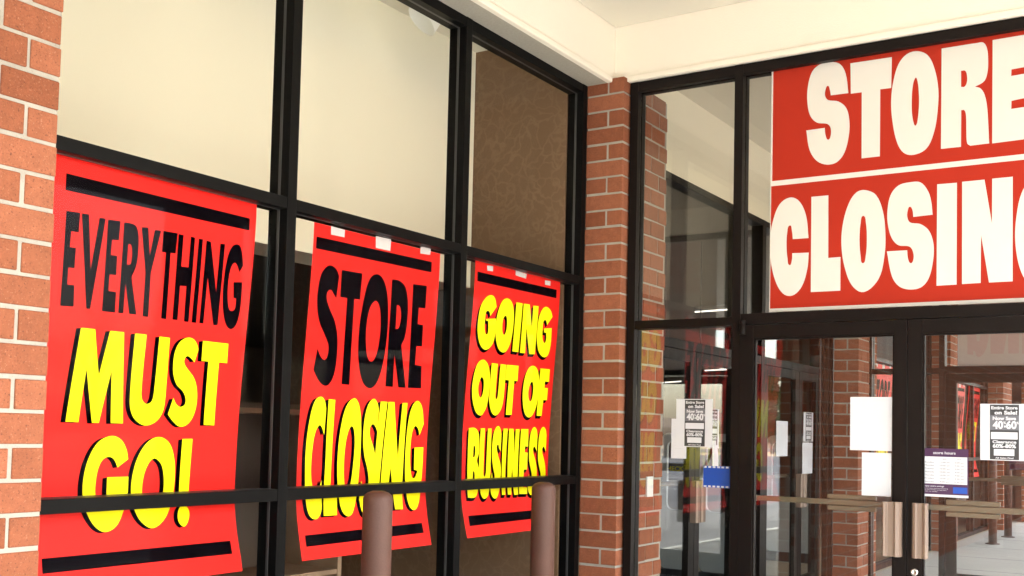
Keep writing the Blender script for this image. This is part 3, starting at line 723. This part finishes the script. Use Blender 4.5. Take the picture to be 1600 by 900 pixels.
   '-1549,2839~ -1491,2806~ -1454,2711~ -1441,2590~ -1446,2471~ -1475,2354~ -1551,2287~ -1614,2324~ -1656,2429~ -1674,2552~ -1667,2664~ -1636,2774~ -1595,2831~|-1558,2700~ -1571,2665~ -1577,2573~ -1570,2479~ -1558,2443~ -1544,2478~ -1538,2570~ -1544,2663~',
   '-1202,2674 -1299,2671 -1303,2706~ -1316,2727~ -1327,2708~ -1329,2672~ -1314,2643~ -1262,2630~ -1219,2590~ -1197,2517~ -1200,2427~ -1222,2339~ -1261,2296~ -1321,2289~ -1373,2311~ -1408,2368~ -1433,2498 -1329,2497 -1325,2454~ -1311,2427~ -1298,2443~ -1299,2484~ -1317,2515~ -1374,2527~ -1409,2569~ -1429,2644~ -1431,2718~ -1415,2799~ -1375,2846~ -1314,2857~ -1262,2850~ -1224,2798~ -1209,2743~',
   '-1180,2832 -1083,2830 -1084,2302 -1182,2301',
   '-1058,2832 -951,2832 -916,2605 -915,2833 -819,2833 -820,2304 -930,2304 -967,2548 -969,2304 -1058,2303',
   '-623,2644 -697,2641 -703,2677~ -713,2691~ -726,2662~ -732,2560~ -728,2457~ -713,2421~ -700,2463~ -700,2506 -713,2507 -713,2575 -621,2578 -622,2305 -671,2298 -679,2334~ -709,2280~ -756,2300~ -791,2384~ -808,2505~ -804,2617~ -779,2745~ -732,2813~ -685,2817~ -640,2748~',
  ],
 },
}

# ------------------------------------------------------------------ printed lettering
def loop_pts(s):
    P = []
    for tk in s.split():
        sm = tk.endswith('~'); a, b_ = tk.rstrip('~').split(',')
        P.append((Vector((float(a) / 1000, float(b_) / 1000)), sm))
    n = len(P); out = []
    for i in range(n):
        p1, s1 = P[i]; p2, s2 = P[(i + 1) % n]; p0 = P[i - 1][0]; p3 = P[(i + 2) % n][0]
        out.append(p1)
        if not (s1 or s2): continue
        L = (p2 - p1).length
        def tan(prev, nxt, cur):
            d = nxt - prev
            return d.normalized() * L * 1.0 if d.length > 1e-9 else (p2 - p1)
        t1 = tan(p0, p2, p1) if s1 else (p2 - p1)
        t2 = tan(p1, p3, p2) if s2 else (p2 - p1)
        for q in range(1, 5):
            t = q / 5
            h1 = 2 * t**3 - 3 * t**2 + 1; h2 = t**3 - 2 * t**2 + t; h3 = -2 * t**3 + 3 * t**2; h4 = t**3 - t**2
            out.append(p1 * h1 + t1 * h2 + p2 * h3 + t2 * h4)
    return out

def flat_shapes(shapes, offs=((0, 0),)):
    """flat mesh in (u, z) from outline strings"""
    bm = bmesh.new()
    for s in shapes:
        loops = [loop_pts(l) for l in s.split('|')]
        for ox, oz in offs:
            vs_ = [[Vector((p.x + ox, p.y + oz, 0)) for p in l] for l in loops]
            tris = tessellate_polygon(vs_)
            flat = [bm.verts.new(p) for l in vs_ for p in l]
            for a, b_, c in tris:
                try: bm.faces.new((flat[a], flat[b_], flat[c]))
                except ValueError: pass
    return bm

PZT, PZB = 2.40, 0.91
ROWS = [PZT - (PZT - PZB) * i / 28 for i in range(29)]
def bulge(z, b_):
    t = min(max((2.36 - z) / 1.43, 0.0), 1.0)
    return b_ * (math.sin(math.pi / 2 * t / .78) ** 1.5 if t < .78 else math.cos(math.pi / 2 * (t - .78) / .24))
PX = -3.262
def wrap(bm, b_, lift):
    for z in ROWS[1:-1]:
        bmesh.ops.bisect_plane(bm, geom=bm.verts[:] + bm.edges[:] + bm.faces[:], plane_co=(0, z, 0), plane_no=(0, 1, 0), dist=1e-6)
    for v in bm.verts:
        u, z = v.co.x, v.co.y
        v.co = (PX - bulge(z, b_) + lift, u, z)
    return bm
def flat_link(name, bm, mat, parent):
    for f in bm.faces: f.normal_update()
    for f in bm.faces:
        if f.normal.x < 0: f.normal_flip()
    me = bpy.data.meshes.new(name); bm.to_mesh(me); bm.free(); me.materials.append(M[mat])
    o = bpy.data.objects.new(name, me); COL.objects.link(o)
    if parent is not None: o.parent = parent
    return o

def poster(key, yl, yr, b_, z0, z1, sh, label):
    bm = bmesh.new()
    grid = []
    rows = [z1] + [z for z in ROWS if z0 < z < z1] + [z0]
    nu = 12
    for z in rows:
        grid.append([bm.verts.new((PX - bulge(z, b_), yl + (yr - yl) * i / nu, z)) for i in range(nu + 1)])
    for a, c in zip(grid, grid[1:]):
        for i in range(nu): bm.faces.new((a[i], a[i + 1], c[i + 1], c[i]))
    p = flat_link('poster', bm, 'poster_red', None)
    for q in p.data.polygons: q.use_smooth = True
    tag(p, label, 'poster', 'red closing posters hung in the windows')
    d = LETTERING[key]
    def part(nm, shapes, mat, lift, offs=((0, 0),)):
        if shapes: flat_link(nm, wrap(flat_shapes(shapes, offs), b_, lift), mat, p)
    bars, blk = d['black'][:2], d['black'][2:]
    for s in bars: part('border_bar', [s], 'poster_black', .0012)
    part('lettering', blk, 'poster_black', .0012)
    part('letter_shadow', d['yellow'], 'poster_black', .0012, ((sh[0], sh[1]), (sh[0] * .75, sh[1] * .75), (sh[0] * .5, sh[1] * .5), (sh[0] * .25, sh[1] * .25)))
    part('lettering', d['yellow'], 'poster_yellow', .0022)
    for s in d.get('white', []): part('tape_strip', [s], 'tape', .0022)
    return p
p1 = poster('p1', 2.105, 3.121, .07, 0.915, 2.398, (-.019, -.003), 'tall red poster reading Everything Must Go! in the window nearest the camera')
p2 = poster('p2', 3.459, 4.377, .055, 0.925, 2.386, (-.021, -.006), 'red poster reading Store Closing, hung in the middle window behind the first bollard')
p3 = poster('p3', 4.690, 5.583, .06, 0.935, 2.3995, (-.016, -.017), 'red poster reading Going Out of Business, in front of the brown partition')

def copy_tree(o, off, label):
    r = o.copy(); COL.objects.link(r); r.location = o.location + Vector(off)
    r['label'] = label
    for ch in o.children:
        c = ch.copy(); COL.objects.link(c); c.parent = r; c.matrix_parent_inverse = ch.matrix_parent_inverse.copy()
        for g in ch.children:
            q = g.copy(); COL.objects.link(q); q.parent = c
    return r
copy_tree(p2, (0, 9.33, 0), 'small store closing poster seen through the left door, beyond the vestibule')
copy_tree(p2, (0, 14.05, 0), 'distant red and yellow poster in the shop window nearest the far bollards')
copy_tree(p1, (0, 16.62, 0), 'distant red and yellow poster in the farther shop window, beside the sale flyer')

# big banner behind the transom glass
bn = B('closing_banner', (-2.0755, -0.556, 5.8840, 5.8860, 2.200, 3.612), 'sign_white')
tag(bn, 'wide red and white banner reading Store Closing above the glass doors', 'banner')
B('red_panel', (-2.066, -0.566, 5.8833, 5.8839, 2.9425, 3.606), 'sign_red', bn)
B('red_panel', (-2.071, -0.566, 5.8833, 5.8839, 2.219, 2.9135), 'sign_red', bn)
bm = flat_shapes(LETTERING['sign']['white'])
for v in bm.verts: v.co = (v.co.x, 5.8825, v.co.y)
for f in bm.faces: f.normal_update()
for f in bm.faces:
    if f.normal.y > 0: f.normal_flip()
o = flat_link('lettering', bm, 'sign_white', bn)
fb = B('closing_banner', (-1.955, -0.40, 10.690, 10.692, 2.165, 3.612), 'banner_back'); tag(fb, 'back of a pale banner in the transom of the far side doors', 'banner')

bm = flat_shapes(LETTERING['sign']['white'])
for v in bm.verts: v.co = (-1.18 - (v.co.x + 1.316), 10.6885, v.co.y)
o = flat_link('lettering', bm, 'banner_ghost', fb)
# ------------------------------------------------------------------ small printed sheets
def text_bm(s, size, bold):
    cu = bpy.data.curves.new('t', 'FONT'); cu.body = s; cu.size = size; cu.offset = bold; cu.resolution_u = 3; cu.align_x = 'CENTER'
    ob = bpy.data.objects.new('t', cu); COL.objects.link(ob)
    dg = bpy.context.evaluated_depsgraph_get(); dg.update()
    me = bpy.data.meshes.new_from_object(ob.evaluated_get(dg))
    bpy.data.objects.remove(ob); bpy.data.curves.remove(cu)
    bm = bmesh.new(); bm.from_mesh(me); bpy.data.meshes.remove(me)
    return bm

class Sheet:
    """a flat sheet with its own frame: u to the right, z up, n towards the reader"""
    def __init__(self, name, o, u, n, w, h, mat, label, cat, group=None, t=.0008):
        self.o, self.u, self.n = Vector(o), Vector(u), Vector(n)
        self.w, self.h = w, h
        self.root = self.block(name, 0, w, 0, h, mat, None, -t, 0)
        tag(self.root, label, cat, group)
    def P(self, a, b_, d): return self.o + self.u * a + Vector((0, 0, 1)) * b_ + self.n * d
    def block(self, name, a0, a1, b0, b1, mat, parent, d0, d1):
        bm = bmesh.new()
        c = [bm.verts.new(self.P(a, b_, d)) for d in (d0, d1) for a, b_ in ((a0, b0), (a1, b0), (a1, b1), (a0, b1))]
        for f in ((0, 1, 2, 3), (4, 5, 6, 7), (0, 1, 5, 4), (1, 2, 6, 5), (2, 3, 7, 6), (3, 0, 4, 7)): bm.faces.new([c[i] for i in f])
        return link(name, bm, mat, parent)
    def ink(self, name, a0, a1, b0, b1, mat, k=1): return self.block(name, a0, a1, b0, b1, mat, self.root, .0006 * (k - 1) + .0001, .0006 * k)
    def text(self, items, mat, k=1, name='lettering'):
        """items: (string, centre a, base b, height, width or None, bold)"""
        out = bmesh.new()
        for s, a, b_, hh, ww, bold in items:
            t = text_bm(s, 1.0, bold)
            xs = [v.co.x for v in t.verts]; ys = [v.co.y for v in t.verts]
            cap = 0.73
            sx = (ww / (max(xs) - min(xs))) if ww else hh / cap
            cx_ = (max(xs) + min(xs)) / 2
            for v in t.verts: v.co = Vector((a + (v.co.x - cx_) * sx, b_ + v.co.y * hh / cap, 0))
            me = bpy.data.meshes.new('t'); t.to_mesh(me); t.free(); out.from_mesh(me); bpy.data.meshes.remove(me)
        for v in out.verts: v.co = self.P(v.co.x, v.co.y, .0006 * k + .0003)
        return link(name, out, mat, self.root)

def flyer(o, u, n, w, h, label, p0=.23, p1=.80, fine=True):
    s = Sheet('sale_flyer', o, u, n, w, h, 'paper', label, 'flyer', 'black and white sale flyers taped to the glass')
    pw = (p1 - p0) * w; c = (p0 + p1) / 2 * w
    s.ink('printed_panel', p0 * w, p1 * w, .015 * h, .985 * h, 'ink')
    s.ink('printed_band', p0 * w, p1 * w, .535 * h, .80 * h, 'grey_ink', 2)
    s.ink('printed_band', p0 * w + .04 * pw, p1 * w - .05 * pw, .375 * h, .50 * h, 'paper', 2)
    s.ink('printed_band', p0 * w + .14 * pw, p1 * w - .16 * pw, .085 * h, .20 * h, 'paper', 2)
    if fine:
        s.text([('Entire Store', c, .905 * h, .055 * h, pw * .90, .035), ('on Sale!', c + .05 * pw, .815 * h, .065 * h, pw * .78, .04),
                ('Now Save', c, .715 * h, .062 * h, pw * .80, .04), ('40', c - .22 * pw, .565 * h, .135 * h, pw * .36, .04), ('%', c + .01 * pw, .645 * h, .045 * h, pw * .10, .02), ('-', c + .02 * pw, .56 * h, .135 * h, pw * .06, .04),
                ('60', c + .24 * pw, .565 * h, .135 * h, pw * .36, .04), ('%', c + .455 * pw, .645 * h, .045 * h, pw * .085, .02),
                ('Clearance', c, .305 * h, .05 * h, pw * .82, .035), ('60%-80%', c, .225 * h, .065 * h, pw * .80, .04), ('All Sales Final', c, .032 * h, .028 * h, pw * .62, .02)], 'paper', 2)
    return s
G1 = 5.8845
DG = 5.8570
XU, YN = (1, 0, 0), (0, -1, 0)
flyer((-.966, DG, 1.409), XU, YN, .262, .281, 'black and white sale flyer on the right door, above the end of its push bar', .17, .68)
flyer((-2.632, G1, 1.432), XU, YN, .226, .278, 'black and white sale flyer on the sidelight, left of the left door', .24, .80)
s = Sheet('paper_sheet', (-1.613, DG, 1.440), XU, YN, .2165, .283, 'paper', 'upper, larger blank white sheet on the left door glass', 'paper')
s = Sheet('paper_sheet', (-1.550, DG - .0012, 1.203), XU, YN, .1515, .226, 'paper', 'lower, smaller blank white sheet on the left door glass, just above the pull handle', 'paper')
s = Sheet('paper_sheet', (-2.662, 5.8862, 1.362), XU, YN, .096, .232, 'paper', 'white sheet half hidden behind the sale flyer on the sidelight', 'paper')
s.text([('- - - - - - - - -', .048, .20 - i * .018, .006, .06, 0) for i in range(9)], 'grey_ink', 1)

s = Sheet('hours_card', (-1.2445, DG, 1.2145), XU, YN, .2235, .246, 'purple', 'purple and white store hours card on the right door', 'hours card')
s.ink('white_panel', .006, .2175, .066, .204, 'paper')
s.ink('blue_patch', .150, .2175, .020, .052, 'blue')
s.ink('white_strip', .0, .2235, .0, .012, 'paper')
s.text([('store hours', .108, .2175, .014, .108, .02), ('enjoy extra savings', .058, .0505, .0075, .098, .015), ('on the store that has everything', .068, .040, .0045, .115, .0), ('for your home and garden,', .064, .0325, .0045, .110, .0), ('ask us today', .045, .0245, .0045, .06, .0)], 'paper', 1)
rows = [('Sunday', '11:00 am  -  6:00 pm'), ('Monday', '10:00 am  -  9:00 pm'), ('Tuesday', '10:00 am  -  9:00 pm'), ('Wednesday', '10:00 am  -  9:00 pm'), ('Thursday', '10:00 am  -  9:00 pm'), ('Friday', '10:00 am  -  9:30 pm'), ('Saturday', '9:00 am  -  9:30 pm')]
it = [('open', .11, .190, .008, None, 0), ('close', .178, .190, .008, None, 0)]
for i, (a, b_) in enumerate(rows):
    z = .172 - i * .0165
    it += [(a, .036, z, .0085, min(.045, .0075 * len(a)), .0), (b_, .145, z, .0085, .118, .0)]
s.text(it, 'grey_ink', 2)

Sheet('hours_card', (-1.53, 10.775, 1.25), XU, YN, .24, .25, 'purple', 'plain purple card on the far side door, below the right sale flyer', 'hours card')
s = Sheet('notice_sign', (-2.457, G1, 1.203), XU, YN, .185, .123, 'blue', 'blue notice with dashed white edges on the sidelight', 'notice')
for k in range(7):
    a = .004 + k * .0265
    if a + .016 < .185:
        s.ink('dash', a, a + .016, .112, .1215, 'paper'); s.ink('dash', a, a + .016, .0015, .011, 'paper')

UY, NX = (0, 1, 0), (1, 0, 0)
IG = IX - .0215
flyer((IG, 7.555, 1.405), UY, NX, .21, .295, 'narrow looking sale flyer on the inner door, right of the sidelight flyer', .2, .84, True)
s = Sheet('paper_sheet', (IG, 9.06, 1.335), UY, NX, .30, .305, 'paper', 'white notice taped to the inner door glass, beside its meeting edge', 'paper')
s.text([('- - - - - - - - - - - -', .15, .25 - i * .017, .006, .20, 0) for i in range(11)], 'grey_ink', 1)
flyer((IG, 9.80, 1.465), UY, NX, .285, .27, 'sale flyer on the far inner door, above a white sheet', .22, .84, True)
s = Sheet('paper_sheet', (IG, 9.775, 1.17), UY, NX, .30, .285, 'paper', 'white sheet on the far inner door, below the sale flyer', 'paper')
s.text([('- - - - - - - - - - - -', .15, .23 - i * .017, .006, .20, 0) for i in range(10)], 'grey_ink', 1)
# curled paper strip on the inner door
bm = bmesh.new()
prev = None
for i in range(15):
    t_ = i / 14
    z = 1.43 - .28 * t_; y = 7.63 - .20 * t_ * t_; x = IG + .004 + .05 * math.sin(t_ * 2.6) * t_
    cur = [bm.verts.new((x, y, z)), bm.verts.new((x + .012 * t_, y + .10, z + .01 * t_))]
    if prev: bm.faces.new((prev[0], prev[1], cur[1], cur[0]))
    prev = cur
o = link('paper_strip', bm, 'paper', smooth=True); tag(o, 'curled white paper strip hanging from the inner door above the blue notice', 'paper')

s = Sheet('checkout_sign', (-6.05, 13.0, .985), XU, YN, .62, .16, 'ink', 'dark hanging board with yellow check-out lettering inside the store', 'sign')
s.text([('CHECK-OUT', .31, .05, .06, .52, .02)], 'poster_yellow', 1)
B('hanger_rod', (-6.0, -5.99, 13.002, 13.012, 1.146, 4.0), 'ink', s.root); B('hanger_rod', (-5.5, -5.49, 13.002, 13.012, 1.146, 4.0), 'ink', s.root)

# ------------------------------------------------------------------ bollards
def bollard(x, y, label):
    t = thing('bollard', (x, y, 0), label, 'bollard', 'brown steel bollards in front of the windows')
    bm = bmesh.new()
    r = .0575
    lathe(bm, x, y, [(r, 0.0), (r, 1.222), (r * .985, 1.232), (r * .90, 1.244), (r * .70, 1.253), (r * .40, 1.2585), (.001, 1.260)], 48)
    link('post', bm, 'bollard_brown', t, smooth=True)
    bm = bmesh.new(); lathe(bm, x, y, [(.10, .0005), (.10, .012), (.062, .022)], 32); link('base_collar', bm, 'bollard_brown', t, smooth=False)
    return t
b0 = bollard(-2.69, 3.252, 'brown steel bollard before the Store Closing poster, nearest the camera')
for y, lab in ((4.487, 'brown steel bollard before the Going Out of Business poster, nearer the brick corner pier'), (17.35, 'far brown bollard seen through the right door, nearer of the two'), (18.8, 'far brown bollard seen through the right door, farther of the two')):
    r = b0.copy(); COL.objects.link(r); r.location = (-2.69, y, 0); r['label'] = lab
    for ch in b0.children:
        c = ch.copy(); COL.objects.link(c); c.parent = r; c.matrix_parent_inverse = ch.matrix_parent_inverse.copy()

# ------------------------------------------------------------------ things inside the store
def gate(x, y, w, label):
    t = thing('security_gate', (x, y, 0), label, 'security gate', 'pale security gates inside the inner doors')
    def rr(x0, x1, z0, z1, r, n=6):
        P = []
        for cx_, cz, a0 in ((x1 - r, z1 - r, 0), (x0 + r, z1 - r, 90), (x0 + r, z0 + r, 180), (x1 - r, z0 + r, 270)):
            for k in range(n + 1):
                a = R(a0 + 90 * k / n); P.append((cx_ + r * math.cos(a), cz + r * math.sin(a)))
        return P
    out = rr(x, x + w, .10, 1.52, .10); hole = rr(x + .075, x + w - .075, .72, 1.44, .07)
    bm = bmesh.new()
    for yv, flip in ((y - .02, 0), (y + .02, 1)):
        tri = tessellate_polygon([[Vector((a, b_, 0)) for a, b_ in out], [Vector((a, b_, 0)) for a, b_ in hole]])
        vs_ = [bm.verts.new((a, yv, b_)) for a, b_ in out + hole]
        for q in tri: bm.faces.new([vs_[i] for i in q])
        if not flip: front = vs_
    n1 = len(out)
    for st, n_ in ((0, n1), (n1, len(hole))):
        for k in range(n_):
            a, b_ = st + k, st + (k + 1) % n_
            bm.faces.new((front[a], front[b_], vs_[b_], vs_[a]))
    link('gate_panel', bm, 'white_plastic', t)
    B('gate_base', (x + .02, x + w - .02, y - .09, y + .09, 0.0, .11), 'ink', t)
gate(-4.60, 13.0, .62, 'pale rounded security gate seen through the left door, behind the inner door glass')
gate(-4.86, 10.5, .40, 'pale rounded security gate seen through the sidelight, left one behind the inner doors')
gate(-4.42, 10.5, .40, 'pale rounded security gate seen through the sidelight, right one behind the blue notice')
def rack(x, y, w, label):
    t = thing('display_rack', (x, y, 0), label, 'display rack', 'empty display racks in the dim sales room')
    for yy_ in (y, y + w):
        B('upright', (x - .03, x + .03, yy_, yy_ + .04, 0, 1.75), 'dark_wall', t)
    for i, z in enumerate((.25, .70, 1.15, 1.6)):
        B('shelf', (x - .22, x + .22, y + .0401, y + w - .0001, z, z + .03), 'wood', t)
rack(-5.6, 2.9, 1.5, 'empty display rack behind the gap right of the Everything Must Go poster')
rack(-6.4, 5.0 - .9, 1.4, 'empty display rack behind the gap right of the Store Closing poster')
t = thing('reflection_stand', (-4.1, 3.9, 0), 'added wooden stand in place of tree reflections in the gap left of the middle poster', 'display stand')  # added object; its tan stands in for trees mirrored in the glass
for y in (3.35, 4.42): B('upright', (-4.32, -3.92, y, y + .03, 0, 1.62), 'reflection_tan', t)
for z in (.30, .72, 1.14, 1.56): B('shelf', (-4.30, -3.925, 3.3801, 4.4199, z, z + .025), 'reflection_tan', t)
B('back_panel', (-4.345, -4.321, 3.35, 4.45, .05, 1.62), 'dark_wall', t)
rack(-8.5, 7.8, 1.6, 'empty display rack in the store beyond the inner doors')

# ------------------------------------------------------------------ far side of the car park (mostly seen as reflections)
def tree(name, x, y, h, kind, label, rnd):
    t = thing(name, (x, y, -.2), label, 'tree', 'trees beyond the car park')
    bm = bmesh.new()
    tube(bm, (x, y, -.25), (x + rnd.uniform(-.2, .2), y, h * .55), h * .022, h * .012)
    if kind == 'bare':
        def br(p, d, L, r, lev):
            q = p + d * L
            tube(bm, p, q, r, r * .55, 5)
            if lev:
                for _ in range(4):
                    nd = (d + Vector((rnd.uniform(-.8, .8), rnd.uniform(-.8, .8), rnd.uniform(-.1, .5)))).normalized()
                    br(p + d * L * rnd.uniform(.5, 1), nd, L * .62, r * .5, lev - 1)
        for _ in range(7):
            br(Vector((x, y, h * rnd.uniform(.22, .5))), Vector((rnd.uniform(-.8, .8), rnd.uniform(-.8, .8), rnd.uniform(.6, 1))).normalized(), h * .26, h * .009, 3)
    link('trunk', bm, 'bark', t)
    bm = bmesh.new()
    n = 1500 if kind == 'pine' else 260
    for _ in range(n):
        if kind == 'pine':
            z = rnd.random(); rad = h * .26 * (1 - z) ** .8 * (0.55 + .45 * abs(math.sin(z * 26))) * math.sqrt(rnd.random())
            zz = h * (.12 + .88 * z)
        else:
            z = rnd.random(); rad = h * .30 * math.sin(math.pi * min(1, z * .9 + .1)) ** .6 * math.sqrt(rnd.random()); zz = h * (.3 + .68 * z)
        a = rnd.random() * 6.283
        c0 = Vector((x + rad * math.cos(a), y + rad * math.sin(a), zz))
        sz = h * (.035 if kind == 'pine' else .010) * rnd.uniform(.5, 1.3)
        u = Vector((rnd.gauss(0, 1), rnd.gauss(0, 1), rnd.gauss(0, .6))).normalized() * sz
        w_ = u.orthogonal().normalized() * sz * .7
        bm.faces.new([bm.verts.new(c0 + q) for q in (-u, w_ * .7, u, -w_ * .7)])
    me_ = link('crown', bm, 'pine_leaf' if kind == 'pine' else 'dry_leaf', t)
    return t
rt_ = random.Random(11)
spots = [(49, 18, 9, 'bare'), (52, 30, 12, 'pine'), (48, 40, 10, 'bare'), (56, 52, 13, 'pine'), (50, 60, 11, 'bare'), (47, 74, 12, 'pine'), (58, 84, 10, 'bare'), (49, 98, 13, 'pine'), (53, 5, 12, 'bare'), (50, -14, 12, 'pine'),
         (31.5, 47, 5.5, 'pine'), (22, 96, 6, 'bare'), (30, 104, 9, 'pine'), (14, 100, 5.5, 'pine'), (38.0 - 4.5, 66, 6, 'pine')]
first = {}
for i, (x, y, h, kd) in enumerate(spots):
    nm = 'pine_tree' if kd == 'pine' else 'bare_tree'
    lab = ('yellow green evergreen tree' if kd == 'pine' else 'bare brown winter tree') + ' beyond the car park'
    if kd not in first:
        first[kd] = (tree(nm, x, y, h, kd, lab, rt_), h)
    else:
        o, h0 = first[kd]
        r = o.copy(); COL.objects.link(r); r.location = (x, y, -.2); r.scale = (h / h0,) * 3; r.rotation_euler = (0, 0, rt_.uniform(0, 6))
        for ch in o.children:
            c = ch.copy(); COL.objects.link(c); c.parent = r; c.matrix_parent_inverse = ch.matrix_parent_inverse.copy()
# low wooded bank that closes the view
bm = bmesh.new()
nb = 120
prevv = None
for i in range(nb + 1):
    a = R(-40 + 200 * i / nb)
    rr_ = 150
    px_, py_ = rr_ * math.cos(a), 20 + rr_ * math.sin(a)
    hh = 4.5 + 1.2 * math.sin(i * .5) + rt_.uniform(-.8, .8)
    cur = [bm.verts.new((px_, py_, -.3)), bm.verts.new((px_ * 1.03, py_ * 1.03, hh * .6)), bm.verts.new((px_ * 1.12, py_ * 1.12, hh)), bm.verts.new((px_ * 1.3, py_ * 1.3, -.3))]
    if prevv:
        for k in range(3): bm.faces.new((prevv[k], cur[k], cur[k + 1], prevv[k + 1]))
    prevv = cur
o = link('wooded_hill', bm, 'dry_leaf'); o['kind'] = 'structure'
